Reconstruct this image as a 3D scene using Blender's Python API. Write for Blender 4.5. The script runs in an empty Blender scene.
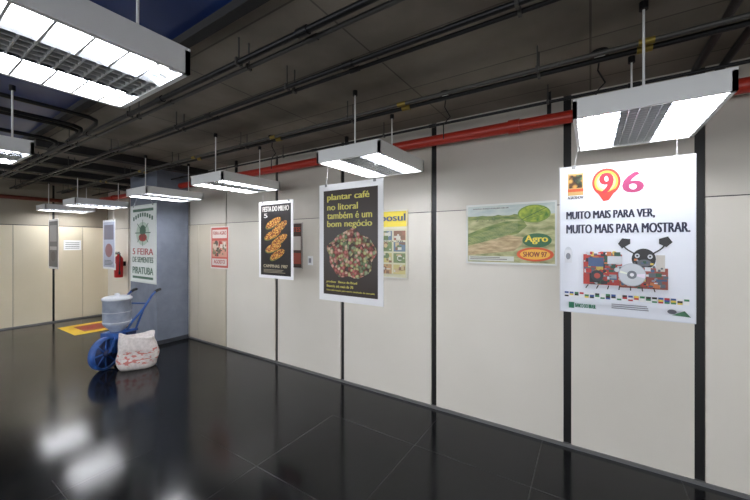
import bpy, math, random
from mathutils import Vector, Matrix, noise
random.seed(4)
scene = bpy.context.scene
scene.view_settings.view_transform = 'Standard'
scene.view_settings.look = 'None'
scene.view_settings.exposure = 0.0

def lin(c):
    return tuple(((x/255)/12.92 if x/255 <= 0.04045 else ((x/255+0.055)/1.055)**2.4) for x in c)+(1,)

MATS = {}
def mat(name, rgb=(200,200,200), rough=0.6, metal=0.0, spec=0.5, emit=0, emc=None):
    if name in MATS: return MATS[name]
    m = bpy.data.materials.new(name); m.use_nodes = True
    b = m.node_tree.nodes['Principled BSDF']
    b.inputs['Base Color'].default_value = lin(rgb)
    b.inputs['Roughness'].default_value = rough
    b.inputs['Metallic'].default_value = metal
    b.inputs['Specular IOR Level'].default_value = spec
    if emit:
        b.inputs['Emission Color'].default_value = lin(emc or rgb)
        b.inputs['Emission Strength'].default_value = emit
    MATS[name] = m
    return m

def noisy(name, c1, c2, scale=3, rough=0.6, metal=0, detail=6, bump=0.0, rr=None, lo=0.35, hi=0.65, stretch=None):
    m = mat(name, c1, rough, metal)
    nt = m.node_tree; N = nt.nodes; L = nt.links; b = N['Principled BSDF']
    tc = N.new('ShaderNodeTexCoord'); nz = N.new('ShaderNodeTexNoise'); mp = N.new('ShaderNodeMapping')
    if stretch: mp.inputs['Scale'].default_value = stretch
    L.new(tc.outputs['Object'], mp.inputs['Vector']); L.new(mp.outputs['Vector'], nz.inputs['Vector'])
    nz.inputs['Scale'].default_value = scale; nz.inputs['Detail'].default_value = detail
    r = N.new('ShaderNodeValToRGB')
    r.color_ramp.elements[0].position = lo; r.color_ramp.elements[1].position = hi
    r.color_ramp.elements[0].color = lin(c1); r.color_ramp.elements[1].color = lin(c2)
    L.new(nz.outputs['Fac'], r.inputs['Fac']); L.new(r.outputs['Color'], b.inputs['Base Color'])
    if rr:
        mr = N.new('ShaderNodeMapRange'); mr.inputs['To Min'].default_value = rr[0]; mr.inputs['To Max'].default_value = rr[1]
        L.new(nz.outputs['Fac'], mr.inputs['Value']); L.new(mr.outputs['Result'], b.inputs['Roughness'])
    if bump:
        bp = N.new('ShaderNodeBump'); bp.inputs['Strength'].default_value = bump; bp.inputs['Distance'].default_value = 0.02
        L.new(nz.outputs['Fac'], bp.inputs['Height']); L.new(bp.outputs['Normal'], b.inputs['Normal'])
    return m

def voro(name, cols, scale, rough=0.5, dark=(.12,.08,.06,1)):
    m = mat(name, cols[0], rough)
    nt = m.node_tree; N = nt.nodes; L = nt.links; b = N['Principled BSDF']
    tc = N.new('ShaderNodeTexCoord'); v = N.new('ShaderNodeTexVoronoi'); v.inputs['Scale'].default_value = scale
    L.new(tc.outputs['Object'], v.inputs['Vector'])
    r = N.new('ShaderNodeValToRGB'); r.color_ramp.interpolation = 'CONSTANT'
    el = r.color_ramp.elements
    el[0].position = 0; el[0].color = lin(cols[0]); el[1].position = 1/len(cols); el[1].color = lin(cols[1])
    for i in range(2, len(cols)):
        e = el.new(i/len(cols)); e.color = lin(cols[i])
    s = N.new('ShaderNodeSeparateColor'); L.new(v.outputs['Color'], s.inputs['Color']); L.new(s.outputs['Red'], r.inputs['Fac'])
    mx = N.new('ShaderNodeMixRGB'); mx.blend_type = 'MULTIPLY'; mx.inputs['Fac'].default_value = 1
    r2 = N.new('ShaderNodeValToRGB'); r2.color_ramp.elements[0].color = (1,1,1,1); r2.color_ramp.elements[1].color = dark
    r2.color_ramp.elements[0].position = .3; r2.color_ramp.elements[1].position = .75
    L.new(v.outputs['Distance'], r2.inputs['Fac'])
    L.new(r.outputs['Color'], mx.inputs[1]); L.new(r2.outputs['Color'], mx.inputs[2])
    L.new(mx.outputs['Color'], b.inputs['Base Color'])
    return m

TXT = {}
def text_mesh(body):
    if body in TXT: return TXT[body]
    cu = bpy.data.curves.new('t', 'FONT'); cu.body = body; cu.align_x = 'CENTER'
    cu.resolution_u = 3
    o = bpy.data.objects.new('t', cu); scene.collection.objects.link(o)
    bpy.context.view_layer.update()
    me = bpy.data.meshes.new_from_object(o.evaluated_get(bpy.context.evaluated_depsgraph_get()))
    vs = [(v.co.x, v.co.y) for v in me.vertices]; fs = [tuple(p.vertices) for p in me.polygons]
    x0 = min(v[0] for v in vs); x1 = max(v[0] for v in vs); y0 = min(v[1] for v in vs); y1 = max(v[1] for v in vs)
    vs = [((x-x0)/(x1-x0), (y-y0)/(y1-y0)) for x, y in vs]
    bpy.data.objects.remove(o); bpy.data.meshes.remove(me); bpy.data.curves.remove(cu)
    TXT[body] = (vs, fs); return TXT[body]

class Acc:
    def __init__(s): s.v = []; s.f = []; s.fm = []; s.m = []; s.sm = []
    def mi(s, m):
        if m not in s.m: s.m.append(m)
        return s.m.index(m)
    def add(s, vs, fs, m, smooth=False):
        o = len(s.v); s.v += [tuple(v) for v in vs]; i = s.mi(m)
        for f in fs:
            s.f.append(tuple(o+k for k in f)); s.fm.append(i); s.sm.append(smooth)
    def box(s, lo, hi, m):
        x0,y0,z0 = lo; x1,y1,z1 = hi
        vs = [(x0,y0,z0),(x1,y0,z0),(x1,y1,z0),(x0,y1,z0),(x0,y0,z1),(x1,y0,z1),(x1,y1,z1),(x0,y1,z1)]
        s.add(vs, [(3,2,1,0),(4,5,6,7),(0,1,5,4),(1,2,6,5),(2,3,7,6),(3,0,4,7)], m)
    def cyl(s, p0, p1, r, m, n=16, r2=None, caps=True):
        p0 = Vector(p0); p1 = Vector(p1); d = (p1-p0).normalized()
        a = d.orthogonal().normalized(); b = d.cross(a); r2 = r if r2 is None else r2
        vs = []
        for p, q in ((p0, r), (p1, r2)):
            for i in range(n):
                t = 2*math.pi*i/n; vs.append(p + (a*math.cos(t)+b*math.sin(t))*q)
        s.add(vs, [(i,(i+1)%n,n+(i+1)%n,n+i) for i in range(n)], m, True)
        if caps: s.add(vs, [tuple(range(n))[::-1], tuple(range(n,2*n))], m)
    def tube(s, pts, r, m, n=10):
        pts = [Vector(p) for p in pts]; rings = []; ref = None
        for i, p in enumerate(pts):
            d = (pts[min(i+1,len(pts)-1)]-pts[max(i-1,0)]).normalized()
            if ref is None: ref = d.orthogonal().normalized()
            a = (ref - d*ref.dot(d)).normalized(); ref = a; b = d.cross(a)
            rr = r[i] if isinstance(r,(list,tuple)) else r
            rings.append([p+(a*math.cos(2*math.pi*k/n)+b*math.sin(2*math.pi*k/n))*rr for k in range(n)])
        vs = [v for g in rings for v in g]; fs = []
        for j in range(len(pts)-1):
            for k in range(n): fs.append((j*n+k, j*n+(k+1)%n, (j+1)*n+(k+1)%n, (j+1)*n+k))
        s.add(vs, fs, m, True)
        s.add(rings[0]+rings[-1], [tuple(range(n))[::-1], tuple(range(n,2*n))], m)
    def lathe(s, prof, c, axis, m, n=28):
        axis = Vector(axis).normalized(); a = axis.orthogonal().normalized(); b = axis.cross(a); c = Vector(c); vs = []
        for (r, h) in prof:
            for k in range(n):
                t = 2*math.pi*k/n; vs.append(c+axis*h+(a*math.cos(t)+b*math.sin(t))*max(r,1e-4))
        fs = []
        for j in range(len(prof)-1):
            for k in range(n): fs.append((j*n+k, j*n+(k+1)%n, (j+1)*n+(k+1)%n, (j+1)*n+k))
        s.add(vs, fs, m, True)
    def torus(s, c, axis, R, r, m, n=32, k=8):
        prof = [(R+r*math.cos(2*math.pi*i/k), r*math.sin(2*math.pi*i/k)) for i in range(k+1)]
        s.lathe(prof, c, axis, m, n)
    def build(s, name, loc=(0,0,0), rotz=0, parent=None, bevel=0):
        me = bpy.data.meshes.new(name); me.from_pydata(s.v, [], s.f)
        for m in s.m: me.materials.append(m)
        for p, i, sm in zip(me.polygons, s.fm, s.sm): p.material_index = i; p.use_smooth = sm
        me.update()
        o = bpy.data.objects.new(name, me); scene.collection.objects.link(o)
        o.location = loc; o.rotation_euler = (0,0,rotz)
        if parent: o.parent = parent
        if bevel:
            b = o.modifiers.new('bevel','BEVEL'); b.width = bevel; b.segments = 2; b.limit_method='ANGLE'
        return o

# ---------------------------------------------------------------- constants
CAMZ = 1.71; WY = 3.22; BX = -9.7; CZ = 2.95; RX = 4.5; FY = -4.0
FIXZ = 2.375

# ---------------------------------------------------------------- materials
M_panel = noisy('panel_cream', (214,209,198), (220,215,205), 1.2, 0.4, lo=.3, hi=.7)
M_panelup = noisy('panel_upper', (200,195,185), (208,203,193), 1.2, 0.45, lo=.3, hi=.7)
M_door = noisy('door_tan', (198,189,170), (204,195,177), 1.4, 0.4)
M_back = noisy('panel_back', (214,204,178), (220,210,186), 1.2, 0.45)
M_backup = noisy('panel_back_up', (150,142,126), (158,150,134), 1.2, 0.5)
M_black = mat('black_strip', (12,12,13), 0.45)
M_alu = mat('aluminium_trim', (150,150,150), 0.35, 0.8)
M_seam = mat('seam_grey', (70,68,64), 0.7)
M_white = mat('white_enamel', (244,245,245), 0.35)
M_refl = mat('reflector', (214,220,230), 0.14, 0.9)
M_grid = mat('louvre_metal', (214,216,218), 0.35, 0.3)
M_perf = voro('perforated_tray',[(150,152,156),(180,182,186),(120,122,128)],60,.4,(.1,.1,.1,1))
M_tube = mat('fluorescent_tube', (255,255,255), 0.4, emit=33, emc=(252,252,255))
M_conduit = mat('conduit_dark', (34,34,36), 0.4, 0.5)
M_conduit2 = mat('conduit_grey', (80,79,77), 0.45, 0.4)
M_red = mat('red_pipe', (172,48,34), 0.35)
M_brass = mat('coupling', (150,130,60), 0.4, 0.6)
M_col = noisy('column_bluegrey', (110,117,132), (120,127,142), 6, 0.65, bump=.1)
M_string = mat('string', (190,190,190), 0.5)

M_conc = noisy('concrete_ceiling', (120,113,103), (150,142,131), 1.6, 0.85, detail=9, bump=.15)
nt = M_conc.node_tree; N = nt.nodes; L = nt.links
bk = N.new('ShaderNodeTexBrick'); bk.offset = 0; tc = N.new('ShaderNodeTexCoord')
L.new(tc.outputs['Object'], bk.inputs['Vector'])
bk.inputs['Scale'].default_value = 1; bk.inputs['Brick Width'].default_value = 1.2; bk.inputs['Row Height'].default_value = 0.6
bk.inputs['Mortar Size'].default_value = 0.006
bk.inputs['Color1'].default_value = (1,1,1,1); bk.inputs['Color2'].default_value = (.86,.86,.86,1); bk.inputs['Mortar'].default_value = (.45,.45,.45,1)
mx = N.new('ShaderNodeMixRGB'); mx.blend_type = 'MULTIPLY'; mx.inputs['Fac'].default_value = 1
src = N['Principled BSDF'].inputs['Base Color'].links[0].from_socket
L.new(src, mx.inputs[1]); L.new(bk.outputs['Color'], mx.inputs[2]); L.new(mx.outputs['Color'], N['Principled BSDF'].inputs['Base Color'])

M_blue = noisy('blue_ceiling_paint', (20,50,112), (26,60,130), 1.5, 0.35)
M_dark = mat('dark_beam', (44,43,44), 0.7)

# floor
M_floor = mat('black_floor', (12,13,14), 0.12, spec=.27)
nt = M_floor.node_tree; N = nt.nodes; L = nt.links; b = N['Principled BSDF']
tc = N.new('ShaderNodeTexCoord'); bk = N.new('ShaderNodeTexBrick'); bk.offset = 0
mp = N.new('ShaderNodeMapping'); mp.inputs['Location'].default_value = (.35,.15,0)
L.new(tc.outputs['Object'], mp.inputs['Vector']); L.new(mp.outputs['Vector'], bk.inputs['Vector'])
bk.inputs['Scale'].default_value = 1; bk.inputs['Brick Width'].default_value = 0.9; bk.inputs['Row Height'].default_value = 0.9
bk.inputs['Mortar Size'].default_value = 0.003; bk.inputs['Mortar Smooth'].default_value = .2
bk.inputs['Color1'].default_value = lin((14,15,17)); bk.inputs['Color2'].default_value = lin((17,18,20)); bk.inputs['Mortar'].default_value = lin((46,46,47))
L.new(bk.outputs['Color'], b.inputs['Base Color'])
nz = N.new('ShaderNodeTexNoise'); nz.inputs['Scale'].default_value = 1.6; nz.inputs['Detail'].default_value = 4
L.new(tc.outputs['Object'], nz.inputs['Vector'])
mr = N.new('ShaderNodeMapRange'); mr.inputs['From Min'].default_value = .3; mr.inputs['From Max'].default_value = .7
mr.inputs['To Min'].default_value = .11; mr.inputs['To Max'].default_value = .17
L.new(nz.outputs['Fac'], mr.inputs['Value']); L.new(mr.outputs['Result'], b.inputs['Roughness'])

# ---------------------------------------------------------------- room shell
a = Acc(); a.box((BX-.1,FY-.1,-.1),(RX+.1,WY+.12,0), M_floor); a.build('floor')
a = Acc()
a.box((BX-.1,1.08,CZ),(RX+.1,WY+.12,CZ+.12), M_conc)
a.box((BX-.1,FY-.1,CZ+.02),(RX+.1,1.08,CZ+.12), M_blue)
x = BX
while x < RX:
    a.box((x,FY,CZ+.012),(x+.012,1.08,CZ+.02), M_black); x += 1.25
a.box((BX,1.05,CZ-.03),(RX,1.11,CZ+.02), M_dark)
a.build('ceiling')

STR = [-8.55,-7.32,-6.08,-4.96,-3.755,-2.563,-1.36,-.163,.65,1.85,3.05,4.25]
a = Acc()
a.box((BX-.1,WY+.02,0),(RX+.1,WY+.12,CZ), M_black)
edges = [BX]+STR+[RX]
for i in range(len(edges)-1):
    x0 = edges[i]+.029 if i else edges[i]; x1 = edges[i+1]-.029 if i < len(edges)-2 else edges[i+1]
    if i in (2,3): x1 += .017
    if i == 4: x0 -= .012
    lowm = M_door if i == 3 else M_panel
    if i == 3:
        a.box((x0,WY,.03),(-5.765,WY+.03,2.03), lowm); a.box((-5.755,WY,.03),(x1,WY+.03,2.03), lowm)
    else:
        a.box((x0,WY,.03),(x1,WY+.03,2.03), lowm)
    a.box((x0,WY+.004,2.038),(x1,WY+.03,CZ), M_panelup)
a.build('wall_north')
a = Acc(); a.box((BX,WY-.006,0),(RX,WY+.019,.028), M_alu); a.build('baseboard_north')

a = Acc()
a.box((BX-.1,FY-.1,0),(BX-.02,WY+.02,CZ), M_black)
ys = [FY,-2.54,-1.34,-.14,1.06,2.26,WY]
for i in range(len(ys)-1):
    y0 = ys[i]+.02; y1 = ys[i+1]-(.02 if i < 5 else 0); ym = (y0+y1)/2
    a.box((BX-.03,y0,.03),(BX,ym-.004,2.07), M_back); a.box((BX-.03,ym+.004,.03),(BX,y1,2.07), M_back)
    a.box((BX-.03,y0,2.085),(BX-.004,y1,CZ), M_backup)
a.build('wall_west')
a = Acc(); a.box((BX,FY,0),(BX+.012,WY,.028), M_alu); a.build('baseboard_west')
a = Acc(); a.box((RX,FY-.1,0),(RX+.1,WY,CZ), M_panel); a.build('wall_east')
WX = [(-9.0,-6.6),(-6.3,-3.9),(-3.6,-1.2),(-.9,1.5),(1.8,4.2)]  # unseen window openings behind the camera, added to let in fill light
a = Acc(); WZ0, WZ1 = .9, 2.6
a.box((BX,FY-.1,0),(RX,FY,WZ0), M_panel); a.box((BX,FY-.1,WZ1),(RX,FY,CZ), M_panel)
px = BX
for x0,x1 in WX: a.box((px,FY-.1,WZ0),(x0,FY,WZ1), M_panel); px = x1
a.box((px,FY-.1,WZ0),(RX,FY,WZ1), M_panel)
a.build('wall_south')
for k,(x0,x1) in enumerate(WX):
    a = Acc(); t=.04
    a.box((x0,FY-.08,WZ0),(x1,FY-.02,WZ0+t),M_alu); a.box((x0,FY-.08,WZ1-t),(x1,FY-.02,WZ1),M_alu)
    for xx in (x0,(x0+x1)/2-t/2,x1-t): a.box((xx,FY-.08,WZ0+t),(xx+t,FY-.02,WZ1-t),M_alu)
    a.build('fill_window_%d'%(k+1))
    ld = bpy.data.lights.new('fill_window_portal','AREA'); ld.shape='RECTANGLE'; ld.size=x1-x0; ld.size_y=WZ1-WZ0; ld.cycles.is_portal=True  # portal guiding world light through the added opening
    lo_ = bpy.data.objects.new('fill_window_portal',ld); scene.collection.objects.link(lo_)
    lo_.location=((x0+x1)/2,FY-.12,(WZ0+WZ1)/2); lo_.rotation_euler=(math.radians(90),0,0)

a = Acc()
a.box((-7.08,2.69,0),(-6.08,WY-.007,CZ-.001), M_col)
a.box((-7.085,2.685,0),(-6.075,WY-.008,.07), mat('column_base',(60,64,72),.5))
a.build('column', bevel=.004)

for bx in (-5.6,-6.6,-7.6,-8.6):
    a = Acc(); a.box((bx,1.12,CZ-.10),(bx+.14,WY-.002,CZ-.001), M_dark); a.build('ceiling_beam')

a = Acc()
def run(y, z, r, m, x0=BX+.02, x1=RX-.02, step=1.5, coup=None):
    a.cyl((x0,y,z),(x1,y,z), r, m, 10)
    x = x0+.4
    while x < x1:
        a.cyl((x,y,z),(x,y,CZ-.001), .005, M_conduit2, 6)
        a.box((x-.008,y-r-.005,z-r-.004),(x+.008,y+r+.005,z+r+.004), M_conduit2)
        a.cyl((x+.5,y,z),(x+.57,y,z), r*1.35, coup or m, 10)
        x += step
run(1.24,CZ-.15,.018,M_conduit); run(1.31,CZ-.15,.013,M_conduit2)
run(1.62,CZ-.15,.016,M_conduit); run(1.69,CZ-.15,.012,M_conduit)
run(2.31,CZ-.15,.014,M_conduit2,coup=M_brass); run(2.39,CZ-.15,.016,M_conduit,coup=M_brass)
run(2.92,CZ-.14,.012,M_conduit)
for cx in (.60,.74):
    a.cyl((cx,1.15,CZ-.06),(cx,WY-.01,CZ-.06), .022, M_conduit, 10)
for cx, r in ((-3.9,.018),(-4.3,.018),(-4.42,.018),(-5.1,.02)):
    pts = [(cx,-1.5,CZ-.07),(cx,1.0,CZ-.07),(cx,1.15,CZ-.075),(cx-.03,1.21,CZ-.08),(cx-.12,1.24,CZ-.09),(cx-.5,1.26,CZ-.1)]
    a.tube(pts, r, M_conduit)
a.build('ceiling_conduits')

a = Acc()
a.cyl((BX+.06,3.08,2.72),(RX-.02,3.08,2.72), .05, M_red, 20)
for x in [-9,-6.9,-4.8,-2.7,-.6,1.5,3.4]:
    a.cyl((x,3.08,2.72),(x+.09,3.08,2.72), .06, M_red, 20)
    a.box((x+.3,3.065,2.76),(x+.33,3.095,CZ-.001), M_conduit)
a.cyl((BX+.08,FY+.05,2.62),(BX+.08,3.0,2.62), .04, mat('red_pipe_dull',(110,50,38),.5), 14)
a.build('fire_sprinkler_pipe')

for (x,y) in ((-1.0,2.62),(.05,2.6),(-3.1,2.6)):
    a = Acc(); a.cyl((x,y,CZ-.03),(x,y,CZ-.001), .05, M_conduit, 20); a.cyl((x,y,CZ-.045),(x,y,CZ-.03), .03, M_white, 20)
    a.tube([(x,y,CZ-.04),(x-.01,y,CZ-.12),(x+.03,y+.02,CZ-.20),(x-.02,y,CZ-.26),(x-.02,y,CZ-.38)], .005, M_black, 6)
    a.build('ceiling_junction_box')

# ---------------------------------------------------------------- light fixtures
HX, HY, FH = .31, .39, .09
def fixture(cx, cy):
    a = Acc()
    t = .02
    for sx in (-1,1):
        a.box((min(sx*HX,sx*(HX-t)),-HY,0),(max(sx*HX,sx*(HX-t)),HY,FH), M_white)
    for sy in (-1,1):
        a.box((-HX,min(sy*HY,sy*(HY-t)),0),(HX,max(sy*HY,sy*(HY-t)),FH), M_white)
    a.box((-HX,-HY,FH),(HX,HY,FH+.012), M_white)
    a.box((-HX+t,-HY+t,FH-.008),(HX-t,HY-t,FH-.001), M_refl)
    for sx in (-1,1):
        xi=sx*.10; xo=sx*.125
        a.add([(xi,-HY+t,.004),(xi,HY-t,.004),(xo,HY-t,FH-.01),(xo,-HY+t,FH-.01)],[(0,1,2,3)],M_refl)
        for k in (.16,.24):
            a.cyl((sx*k,-HY+t+.03,.042),(sx*k,HY-t-.03,.042), .020, M_tube, 14)
            for sy in (-1,1): a.cyl((sx*k,sy*(HY-t),.042),(sx*k,sy*(HY-t-.03),.042), .021, M_grid, 12)
        for j in range(-3,4):
            xa, xb = sorted((sx*.104, sx*(HX-t)))
            a.box((xa,j*.095-.004,.0015),(xb,j*.095+.004,.020), M_grid)
    a.box((-.10,-HY+t,.034),(.10,HY-t,.038), M_perf)
    for j in range(-8,9):
        a.box((-.10,j*.042-.0025,.004),(.10,j*.042+.0025,.034), M_grid)
    for k in (-.065,-.022,.022,.065):
        a.box((k-.002,-HY+t,.004),(k+.002,HY-t,.034), M_grid)
    for sy in (-.27,.33):
        a.cyl((0,sy,FH+.01),(0,sy,CZ-FIXZ-.03), .006, M_white, 10)
        a.cyl((0,sy,CZ-FIXZ-.04),(0,sy,CZ-FIXZ-.001), .02, M_conduit, 16)
        a.cyl((0,sy,FH+.01),(0,sy,FH+.025), .012, M_white, 12)
    return a.build('hanging_louvre_light', loc=(cx,cy,FIXZ))
ROW1 = [.23,-1.61,-3.57,-5.28,-7.55,-9.2]
for i, x in enumerate(ROW1): fixture(x, 2.46 if i < 4 else 2.34)
fixture(2.1,2.46); fixture(3.9,2.46)
for x in (-1.64,-3.82,-5.9,-8.0,.4,2.4): fixture(x, .32)
for x in (-7,-4.6,-2.2,.2,2.6): fixture(x, -1.9)

# ---------------------------------------------------------------- posters
def ink(rgb, rough=.35):
    return mat('ink_%d_%d_%d'%rgb, rgb, rough)
class Poster(Acc):
    def __init__(s, x0, x1, y, ztop, h, bg=(244,245,247)):
        super().__init__(); s.x0=x0; s.w=x1-x0; s.y=y; s.zt=ztop; s.h=h
        s.box((0,-.002,-h),(s.w,.002,0), ink(bg)); s.lay=1
    def P(s,u,v):
        return (u*s.w, -.002-.0004*s.lay, -v*s.h)
    def rect(s,u0,v0,u1,v1,c):
        s.lay+=.25; m = ink(c) if isinstance(c,tuple) else c
        s.add([s.P(u0,v1),s.P(u1,v1),s.P(u1,v0),s.P(u0,v0)],[(0,1,2,3)],m)
    def poly(s,pts,c):
        s.lay+=.25; s.add([s.P(*p) for p in pts],[tuple(range(len(pts)))],ink(c) if isinstance(c,tuple) else c)
    def ell(s,u,v,ru,rv,c,n=28):
        s.poly([(u+ru*math.cos(2*math.pi*i/n), v-rv*math.sin(2*math.pi*i/n)) for i in range(n)],c)
    def line(s,u0,v0,u1,v1,wd,c):
        dx=(u1-u0)*s.w; dy=(v1-v0)*s.h; l=math.hypot(dx,dy); nx=-dy/l*wd/2/s.w; ny=dx/l*wd/2/s.h
        s.poly([(u0+nx,v0+ny),(u1+nx,v1+ny),(u1-nx,v1-ny),(u0-nx,v0-ny)],c)
    def text(s,body,u0,v0,u1,v1,c):
        vs,fs=text_mesh(body); d=(v1-v0)*s.h*.045
        for k in (-1,0,1):
            s.lay+=.15
            s.add([s.P(u0+(u1-u0)*x+k*d/s.w, v1-(v1-v0)*y) for x,y in vs], fs, ink(c))
    def frame(s,c,wd=.012):
        a_=wd/s.w; b_=wd/s.h
        for r in ((0,0,1,b_),(0,1-b_,1,1),(0,b_,a_,1-b_),(1-a_,b_,1,1-b_)): s.rect(*r,c)
    def hang(s, fx, fy):
        for u in (.12,.88):
            X=u*s.w; wx=s.x0+X
            ax=min(max(wx,fx-HX+.012),fx+HX-.012)-s.x0; ay=min(max(s.y,fy-HY+.012),fy+HY-.012)-s.y
            s.cyl((X,0,-.01),(ax,ay,FIXZ-s.zt-.003),.0018,M_string,6)
            s.box((X-.012,-.006,-.02),(X+.012,.004,.004),M_alu)
    def done(s,name): return s.build(name,loc=(s.x0,s.y,s.zt))

def tiny_lines(p,u0,v0,u1,v1,n,c,seed=1):
    rnd=random.Random(seed); dv=(v1-v0)/n
    for i in range(n):
        p.rect(u0,v0+i*dv,u0+(u1-u0)*rnd.uniform(.75,1),v0+i*dv+dv*.5,c)
def greeble(p,u0,v0,u1,v1,n,cols,seed,smin=.008,smax=.05):
    r=random.Random(seed)
    for i in range(n):
        w=r.uniform(smin,smax); h=r.uniform(smin,smax)*.55; u=r.uniform(u0,u1-w); v=r.uniform(v0,v1-h)
        if r.random()<.25: p.ell(u+w/2,v+h/2,w/2,w/2*p.w/p.h,r.choice(cols),14)
        else: p.rect(u,v,u+w,v+h,r.choice(cols))

# --- poster "96"
p = Poster(-.18,.52,2.66,2.235,1.0,(232,235,243))
p.frame((218,220,228),.006)
M_pic = voro('banner_picture',[(170,120,50),(90,110,60),(200,150,70),(70,80,60)],40)
p.rect(.07,.05,.20,.20,(196,160,100)); p.rect(.08,.06,.19,.15,M_pic); p.rect(.07,.155,.20,.175,(190,80,40)); p.text('AGROSHOW',.07,.205,.20,.225,(60,60,70))
p.ell(.38,.125,.11,.09,(196,60,50)); p.ell(.38,.125,.092,.075,(238,176,70)); p.ell(.38,.125,.075,.060,(240,226,150)); p.ell(.38,.125,.055,.045,(232,235,243))
p.poly([(.29,.165),(.36,.19),(.40,.19),(.47,.165),(.40,.245),(.36,.25)],(196,60,50))
p.text('9',.335,.065,.43,.20,(190,44,60)); p.text('6',.51,.075,.65,.205,(158,56,100))
p.text('MUITO MAIS PARA VER,',.06,.31,.73,.37,(24,26,58))
p.text('MUITO MAIS PARA MOSTRAR.',.06,.40,.96,.46,(24,26,58))
R_=(182,50,40); K_=(20,20,24); G_=(110,116,124); MC=[(190,46,40),(40,40,46),(150,154,160),(214,216,220),(196,110,60),(70,90,120),(90,94,100),(220,190,90),(40,80,60)]
for k in range(7):
    t0=k/7; t1=(k+1)/7
    p.line(.61-.10*math.sin(t0*2.4),.60-.10*t0,.61-.10*math.sin(t1*2.4),.60-.10*t1,.008,K_)
    p.line(.70+.10*math.sin(t0*2.2),.60-.10*t0,.70+.10*math.sin(t1*2.2),.60-.10*t1,.008,K_)
p.poly([(.56,.50),(.50,.495),(.47,.53),(.50,.56),(.56,.53)],K_); p.poly([(.76,.50),(.82,.485),(.85,.52),(.81,.55),(.76,.53)],K_)
p.ell(.655,.625,.085,.065,K_); p.ell(.61,.605,.018,.014,(190,192,198)); p.ell(.70,.61,.018,.014,(190,192,198)); p.ell(.61,.605,.008,.006,K_); p.ell(.70,.61,.008,.006,K_)
p.ell(.66,.65,.05,.022,(90,94,100)); greeble(p,.58,.62,.74,.68,14,MC,2,.008,.025)
p.rect(.20,.60,.50,.80,R_); p.rect(.48,.68,.82,.81,(150,70,56)); p.rect(.74,.60,.80,.70,(196,190,184))
greeble(p,.20,.58,.52,.80,90,MC,11,.01,.06); greeble(p,.50,.67,.83,.81,70,MC,12,.01,.05)
p.rect(.24,.62,.36,.68,(60,84,124)); p.rect(.39,.61,.50,.66,(206,210,216)); p.rect(.25,.725,.33,.785,K_)
p.ell(.57,.725,.10,.072,(176,180,188)); p.ell(.57,.725,.095,.068,(204,208,214)); p.poly([(.57,.725),(.665,.715),(.66,.745)],(236,226,240)); p.poly([(.57,.725),(.48,.715),(.485,.70)],(236,240,226)); p.ell(.57,.725,.035,.026,G_); p.ell(.57,.725,.015,.011,(235,235,238))
p.ell(.31,.74,.05,.037,(40,44,54)); p.ell(.31,.74,.025,.018,(176,70,56))
p.ell(.075,.60,.035,.05,(206,210,218)); p.rect(.045,.57,.105,.66,(222,224,230)); p.ell(.075,.615,.02,.022,(120,122,130))
for i in range(7): p.line(.24+i*.08,.80,.22+i*.085,.825,.006,K_)
rn=random.Random(3); FC=[(180,40,46),(40,76,146),(226,200,80),(40,120,74),(240,240,240),(30,30,30),(240,240,240)]
for i in range(22):
    u=.045+i*.0415; c1,c2,c3=rn.sample(FC,3)
    p.rect(u,.856,u+.033,.868,c1); p.rect(u,.868,u+.033,.880,c2); p.rect(u,.880,u+.033,.890,c3)
p.rect(.08,.925,.125,.965,(24,110,80)); p.text('BANCO DO BRASIL',.135,.932,.30,.958,(24,110,80))
tiny_lines(p,.42,.915,.70,.95,3,(130,132,140),5); p.poly([(.84,.955),(.92,.925),(.96,.96)],(60,110,80)); p.ell(.84,.935,.03,.014,(90,90,100))
p.hang(.23,2.46); p.done('hanging_poster')

# --- coffee poster
p = Poster(-2.005,-1.345,2.2,2.215,1.0,(250,250,252))
p.rect(.075,.055,.925,.945,(46,32,26)); YT=(220,210,100)
p.text('plantar café',.14,.085,.80,.155,YT); p.text('no litoral',.14,.17,.63,.225,YT)
p.text('também é um',.14,.242,.84,.30,YT); p.text('bom negócio',.14,.315,.84,.385,YT)
M_beans = voro('coffee_beans',[(200,116,110),(116,140,100),(226,196,170),(150,80,72),(196,196,140),(80,64,58),(226,166,156),(150,166,130)],38,dark=(.4,.28,.2,1))
bp_=[]
for i in range(40):
    t=2*math.pi*i/40; r=1+.06*math.sin(5*t)+.04*math.sin(9*t+1)
    bp_.append((.52+.37*r*math.cos(t),.60-.20*r*math.sin(t)))
p.poly(bp_,M_beans)
p.text('produza · Banco do Brasil',.13,.825,.62,.85,YT); p.text('financia até mais de 70',.13,.86,.56,.883,YT); p.text('Uma informação para você e resultado de mercado',.13,.90,.88,.918,YT)
p.hang(-1.61,2.46); p.done('hanging_poster')

# --- corn festival poster
p = Poster(-3.62,-2.99,2.82,2.235,.97,(246,246,248))
p.rect(.06,.04,.94,.96,(24,20,22)); p.text('FESTA DO MILHO',.12,.065,.88,.13,(206,202,196)); p.text('5',.16,.155,.26,.21,(206,202,196))
M_cob = voro('corn_kernels',[(214,160,70),(190,120,50),(226,180,90),(150,86,44)],70,dark=(.2,.1,.05,1))
for (u,v,ang,ln) in ((.44,.28,.35,.36),(.60,.35,.5,.40),(.42,.43,.3,.38),(.60,.51,.45,.40),(.44,.60,.25,.36),(.56,.69,.4,.34)):
    pts=[]
    for i in range(24):
        t=2*math.pi*i/24; X=ln*.5*math.copysign(abs(math.cos(t))**.8,math.cos(t))*1.3; Y=.075*math.sin(t)
        pts.append((u+X*math.cos(ang)-Y*math.sin(ang), v-(X*math.sin(ang)+Y*math.cos(ang))*.65))
    p.poly([(q[0]-.02,q[1]+.012) for q in pts],(96,104,50)); p.poly(pts,M_cob)
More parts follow.
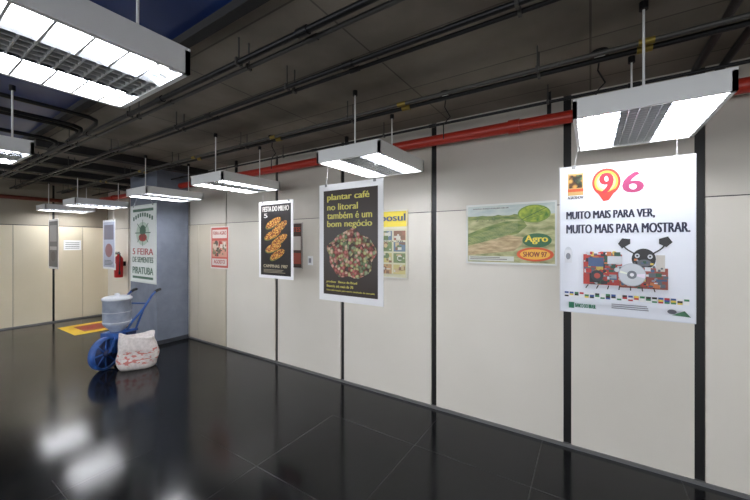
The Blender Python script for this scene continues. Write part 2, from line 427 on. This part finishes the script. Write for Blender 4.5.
p.text('CAMPINAS 1987',.15,.82,.85,.86,(190,180,150)); tiny_lines(p,.15,.885,.85,.935,3,(150,140,120),7)
p.hang(-3.57,2.46); p.done('hanging_poster')

# --- green/red fair banner
p = Poster(-5.33,-4.60,2.03,2.215,1.03,(236,240,238)); GR=(62,106,84); RD=(180,62,66)
p.frame((222,228,224),.02); p.rect(.1,.05,.9,.085,GR)
for i in range(9):
    t=i/8; p.rect(.14+.72*t-.03,.15-.05*math.sin(math.pi*t),.14+.72*t+.03,.20-.05*math.sin(math.pi*t),GR)
p.ell(.5,.37,.26,.15,(196,214,200)); p.ell(.5,.33,.12,.07,GR); p.ell(.5,.42,.16,.05,RD)
for i in range(8):
    t=2*math.pi*i/8; p.line(.5,.36,.5+.3*math.cos(t),.36-.17*math.sin(t),.012,GR)
p.text('5 FEIRA',.1,.56,.9,.64,RD); p.text('DE SEMENTES',.1,.67,.9,.74,GR); p.text('PIRATUBA',.1,.80,.9,.89,GR); p.rect(.1,.92,.9,.95,GR)
p.hang(-5.28,2.46); p.done('hanging_banner')

p = Poster(-8.38,-7.78,2.70,2.17,.98,(226,228,232)); p.rect(.05,.04,.95,.96,(150,160,184)); p.rect(.12,.1,.88,.4,(70,70,96)); p.ell(.5,.62,.3,.14,(120,70,80)); tiny_lines(p,.15,.82,.85,.93,4,(60,60,70)); p.hang(-7.55,2.34); p.done('hanging_poster')
p = Poster(-9.42,-8.80,2.12,2.19,1.0,(224,224,226)); p.rect(.05,.04,.95,.96,(90,92,100)); p.rect(.15,.12,.85,.45,(160,160,168)); p.rect(.15,.55,.85,.62,(180,180,186)); p.ell(.5,.75,.25,.1,(60,60,66)); p.hang(-9.2,2.34); p.done('hanging_poster')

# --- wall posters
yw = WY-.006
p = Poster(-1.015,-.238,yw,2.075,.56,(226,228,222))
M_field = noisy('field_picture',(120,128,78),(190,186,140),9,.4,stretch=(1,1,3),detail=10)
M_field2 = noisy('crop_picture',(70,100,40),(140,150,84),10,.4,stretch=(1,1,4),detail=10)
M_soil = noisy('soil_picture',(150,126,88),(206,184,144),10,.4,stretch=(1,1,5),detail=10)
M_leaf = noisy('leaf_picture',(64,112,30),(176,186,64),18,.4,detail=8)
M_sky = noisy('hazy_sky_picture',(176,190,190),(206,212,206),6,.4,stretch=(1,1,3))
p.rect(.02,.03,.98,.97,M_field); p.rect(.02,.03,.98,.20,M_sky); p.text('TECNOLOGIA E PRODUÇÃO DE MÁQUINAS AGRÍCOLAS',.08,.06,.50,.09,(90,90,84))
hz=[(.02,.26)]+[(.02+.06*i,.20+.012*math.sin(i*1.9)+.008*math.sin(i*4.1)) for i in range(11)]+[(.62,.27)]
p.poly(hz,M_field2)
p.poly([(.02,.50),(.2,.40),(.45,.30),(.66,.29),(.70,.38),(.60,.50),(.38,.58),(.2,.66),(.02,.70)],M_field2); p.poly([(.02,.70),(.25,.62),(.5,.52),(.66,.56),(.64,.68),(.56,.78),(.3,.82),(.02,.86)],M_soil)
for i in range(10): p.line(.03,.56+i*.03,.60,.29+i*.016,.0018,(176,176,136))
greeble(p,.05,.22,.60,.30,30,[(80,96,60),(110,120,84),(96,90,70)],21,.006,.02)
p.ell(.77,.19,.17,.14,(110,138,50)); p.ell(.77,.19,.155,.125,M_leaf); p.line(.64,.28,.9,.10,.006,(60,90,40)); p.line(.70,.27,.86,.20,.004,(60,90,40))
p.ell(.80,.61,.15,.11,(36,96,56)); p.text('Agro',.68,.53,.91,.67,(240,214,70)); p.ell(.78,.83,.19,.11,(206,80,30)); p.ell(.78,.83,.155,.08,(232,176,56)); p.text('SHOW 97',.66,.79,.90,.87,(130,40,30))
p.rect(.03,.87,.56,.95,(206,208,200)); tiny_lines(p,.05,.885,.5,.94,2,(120,120,110)); p.frame((222,224,222),.010)
p.done('wall_poster')

p = Poster(-2.20,-1.655,yw,2.07,.75,(222,220,200))
p.rect(.0,.0,1,.24,(226,206,70)); p.text('exposul',.10,.05,.94,.19,(34,60,110)); p.rect(.03,.27,.97,.98,(206,204,176))
for i in range(4):
    for j in range(3):
        p.rect(.06+j*.31,.30+i*.165,.33+j*.31,.44+i*.165,[(110,130,84),(176,140,96),(96,116,136),(190,180,120),(140,96,76)][(i*3+j*2)%5])
        greeble(p,.06+j*.31,.30+i*.165,.33+j*.31,.44+i*.165,8,[(90,110,70),(190,170,130),(120,90,70),(200,200,190)],i*5+j,.03,.12)
p.text('FEIRA 98',.3,.445,.9,.465,(40,40,40)); p.frame((216,216,210),.01); p.done('wall_poster')

p = Poster(-3.72,-3.235,yw,1.985,.62,(60,40,34)); p.rect(.05,.04,.95,.96,(70,48,40)); p.text('SEMENTES',.1,.1,.92,.2,(196,70,40)); p.rect(.3,.3,.94,.6,(200,196,190)); p.rect(.3,.66,.94,.9,(160,70,50)); p.frame((200,196,190),.012); p.done('wall_poster')

p = Poster(-5.38,-4.87,yw,1.985,.70,(226,220,214)); p.rect(.04,.03,.96,.97,(196,90,80)); p.rect(.10,.08,.90,.28,(226,216,208)); p.text('FEIRA AGRO',.14,.12,.86,.2,(170,50,46)); p.rect(.1,.34,.9,.72,(206,150,130)); greeble(p,.1,.34,.9,.72,40,[(120,120,90),(206,190,170),(170,60,50),(90,80,70),(220,210,200)],9,.04,.2); p.rect(.1,.76,.9,.92,(216,206,200)); p.text('AGOSTO',.2,.79,.8,.88,(170,50,46)); p.done('wall_poster')

a = Acc(); a.box((-3.13,WY-.014,1.42),(-3.05,WY-.001,1.54), M_white); a.box((-3.11,WY-.018,1.45),(-3.07,WY-.013,1.51), mat('switch_grey',(150,150,155))); a.build('light_switch')
a = Acc()
a.box((BX+.0,2.42,1.55),(BX+.006,2.72,1.77), M_white)
for i in range(4): a.box((BX+.006,2.45,1.59+i*.04),(BX+.007,2.69,1.60+i*.04), M_seam)
a.build('door_notice')

a = Acc(); ex,ey = -8.75, WY-.12; MR = mat('extinguisher_red',(190,24,26),.3)
a.lathe([(.0,.95),(.07,.95),(.082,.97),(.082,1.34),(.075,1.38),(.045,1.42),(.025,1.44),(.025,1.47),(0,1.47)],(ex,ey,0),(0,0,1),MR)
a.box((ex-.015,ey-.08,1.46),(ex+.015,ey+.03,1.485),M_black); a.box((ex-.015,ey-.10,1.50),(ex+.015,ey+.02,1.515),M_black); a.cyl((ex,ey,1.44),(ex,ey,1.50),.018,M_alu)
a.tube([(ex+.03,ey,1.47),(ex+.10,ey-.01,1.45),(ex+.12,ey-.02,1.3),(ex+.10,ey-.02,1.1)],.01,M_black); a.cyl((ex+.10,ey-.02,1.1),(ex+.10,ey-.02,1.02),.016,M_black,r2=.022)
a.box((ex-.04,ey+.07,1.2),(ex+.04,WY+.0,1.3),M_black); a.box((ex-.05,ey-.084,1.12),(ex+.05,ey-.07,1.26),M_white)
a.build('fire_extinguisher')
a = Acc(); a.box((-9.0,2.15,.0005),(-8.0,3.15,.002), mat('floor_yellow',(226,186,30),.35)); a.box((-8.8,2.35,.002),(-8.2,2.95,.003), mat('floor_red',(150,40,34),.35)); a.build('floor_marking')

# ---------------------------------------------------------------- seeder
BL = noisy('blue_paint',(30,66,128),(42,86,152),9,.4,rr=(.3,.55)); BLD = mat('blue_dark',(18,36,80),.45)
HM = noisy('hopper_metal',(150,160,180),(180,190,204),7,.4,metal=.2); LID = mat('hopper_lid',(206,210,216),.4,.2); RUB = mat('iron_dark',(34,36,42),.5,.4)
a = Acc()
def wheel(cx,cy,R,w):
    ax=(0,1,0)
    a.lathe([(R-.025,-w/2),(R,-w/2),(R,w/2),(R-.025,w/2),(R-.025,-w/2)],(cx,cy,R),ax,BL,36)
    a.lathe([(0,-w*.6),(.045,-w*.6),(.045,w*.6),(0,w*.6)],(cx,cy,R),ax,BLD,16)
    a.lathe([(0,-.006),(R-.03,-.012),(R-.03,.012),(0,.006)],(cx,cy,R),ax,BLD,28)
    for i in range(8):
        t=2*math.pi*i/8; a.cyl((cx+.03*math.cos(t),cy,R+.03*math.sin(t)),(cx+(R-.012)*math.cos(t),cy,R+(R-.012)*math.sin(t)),.016,BL,8)
wheel(-.22,-.03,.215,.08); wheel(.18,.04,.16,.06)
for s in (-1,1):
    y=-.02+s*.07
    a.tube([(-.22,y,.215),(-.12,y,.40),(.0,y*1.2,.47),(.20,y*1.5,.44)],.018,BL)
    a.tube([(-.22,y,.215),(-.02,y,.20),(.18,y+.02,.16)],.016,BL)
    a.tube([(.02,y*1.2,.44),(.10,s*.13,.56),(.26,s*.19,.74),(.40,s*.20,.90),(.47,s*.20,.95),(.52,s*.20,.97)],.017,BL)
    a.tube([(.47,s*.20,.95),(.52,s*.20,.97),(.58,s*.20,.975)],.022,RUB)
    a.tube([(.18,y,.16),(.20,s*.10,.42),(.26,s*.19,.74)],.014,BL)
a.cyl((-.22,-.12,.215),(-.22,.08,.215),.016,RUB); a.cyl((.18,-.06,.16),(.18,.14,.16),.014,RUB)
a.cyl((.31,-.20,.80),(.31,.20,.80),.012,BL)
a.box((-.13,-.13,.38),(.18,.13,.46),BL); a.box((-.16,-.11,.22),(.05,.09,.38),BL)
a.box((.0,-.17,.26),(.14,-.11,.44),BLD)
a.lathe([(0,-.09),(.13,-.09),(.13,-.065),(0,-.065)],(-.03,-.07,.29),(0,1,0),BLD,24)
a.lathe([(0,-.12),(.05,-.12),(.05,-.085),(0,-.085)],(-.03,-.07,.29),(0,1,0),RUB,16)
a.box((-.02,-.02,.02),(.03,.02,.34),BLD); a.add([(-.06,0,.012),(.06,-.04,.02),(.06,.04,.02),(.01,-.02,.16),(.01,.02,.16)],[(0,1,3),(0,4,2),(1,2,4,3),(0,3,4),(0,2,1)],RUB)
a.lathe([(.06,.44),(.08,.48),(.155,.56),(.165,.58),(.165,.90),(.172,.905),(.172,.92),(.16,.92)],(0,0,0),(0,0,1),HM)
a.lathe([(.178,.915),(.178,.935),(.15,.955),(.03,.97),(.03,.995),(0,1.0)],(0,0,0),(0,0,1),LID)
a.torus((0,0,.74),(0,0,1),.166,.005,LID,28,6); a.torus((0,0,.60),(0,0,1),.166,.006,LID,28,6)
a.build('seed_planter', loc=(-5.64,1.98,0), rotz=math.radians(118))

# ---------------------------------------------------------------- sack
M_sack = noisy('woven_sack',(196,188,184),(216,208,204),30,.75,bump=.3)
nt = M_sack.node_tree; N = nt.nodes; L = nt.links; b = N['Principled BSDF']
src = b.inputs['Base Color'].links[0].from_socket
tc = N.new('ShaderNodeTexCoord'); sx = N.new('ShaderNodeSeparateXYZ'); L.new(tc.outputs['Object'], sx.inputs[0])
nz = N.new('ShaderNodeTexNoise'); nz.inputs['Scale'].default_value = 14; mp = N.new('ShaderNodeMapping'); mp.inputs['Scale'].default_value=(1,1,2.2)
L.new(tc.outputs['Object'], mp.inputs['Vector']); L.new(mp.outputs['Vector'], nz.inputs['Vector'])
rp = N.new('ShaderNodeValToRGB'); rp.color_ramp.elements[0].position=.53; rp.color_ramp.elements[1].position=.57
L.new(nz.outputs['Fac'], rp.inputs['Fac'])
rz = N.new('ShaderNodeValToRGB'); rz.color_ramp.interpolation='CONSTANT'
e=rz.color_ramp.elements; e[0].position=0; e[0].color=(0,0,0,1); e[1].position=.07; e[1].color=(1,1,1,1); q=e.new(.26); q.color=(0,0,0,1)
L.new(sx.outputs['Z'], rz.inputs['Fac'])
mm = N.new('ShaderNodeMath'); mm.operation='MULTIPLY'; L.new(rp.outputs['Color'],mm.inputs[0]); L.new(rz.outputs['Color'],mm.inputs[1])
mx = N.new('ShaderNodeMixRGB'); mx.inputs[2].default_value=lin((190,116,108)); L.new(mm.outputs[0],mx.inputs['Fac']); L.new(src,mx.inputs[1]); L.new(mx.outputs['Color'],b.inputs['Base Color'])
a = Acc(); n=48; rings=22; vs=[]; fs=[]
for j in range(rings):
    t=j/(rings-1); z=.46*t
    wx=.225*(1-.08*t)*(1+.08*math.sin(math.pi*min(1,t*1.3))); wy=.155*(1-.22*t)*(1+.13*math.sin(math.pi*min(1,t*1.2)))
    if t<.12: k=.86+.14*math.sqrt(t/.12); wx*=k; wy*=k
    if t>.80: k=1-(t-.80)*1.2; wy*=k
    for i in range(n):
        an=2*math.pi*i/n; c,s_=math.cos(an),math.sin(an)
        ex_=.66; px=wx*math.copysign(abs(c)**ex_,c); py=wy*math.copysign(abs(s_)**ex_,s_)
        nn=noise.noise(Vector((px*6,py*6,z*7+3)))*.022+noise.noise(Vector((px*16,py*16,z*9)))*.014
        px+=c*nn; py+=s_*nn
        zz=z + (0 if j==0 else .03*t*math.sin(an*2+.6)-.02*t*t*c)
        vs.append((px,py,zz))
for j in range(rings-1):
    for i in range(n): fs.append((j*n+i,j*n+(i+1)%n,(j+1)*n+(i+1)%n,(j+1)*n+i))
fs.append(tuple(range(n))[::-1])
o=len(vs); last=vs[(rings-1)*n:rings*n]
for i in range(n): x_,y_,z_=last[i]; vs.append((x_*.9,y_*.8,z_-.07))
for i in range(n): fs.append(((rings-1)*n+i,(rings-1)*n+(i+1)%n,o+(i+1)%n,o+i))
fs.append(tuple(range(o,o+n)))
a.add(vs,fs,M_sack,True); a.build('woven_sack',loc=(-5.25,2.08,0.001),rotz=math.radians(66))

# ---------------------------------------------------------------- world + camera
w = bpy.data.worlds.new('World'); scene.world = w; w.use_nodes = True
w.node_tree.nodes['Background'].inputs['Color'].default_value = (.94,.97,1,1); w.node_tree.nodes['Background'].inputs['Strength'].default_value = 4.2
cam = bpy.data.cameras.new('camera'); co = bpy.data.objects.new('camera', cam); scene.collection.objects.link(co)
co.location = (0,0,CAMZ); co.rotation_euler = (math.radians(90),0,math.radians(32.9))
cam.sensor_width = 36; cam.lens = 333/750*36; cam.shift_y = -7/750; cam.clip_start = .02
scene.camera = co
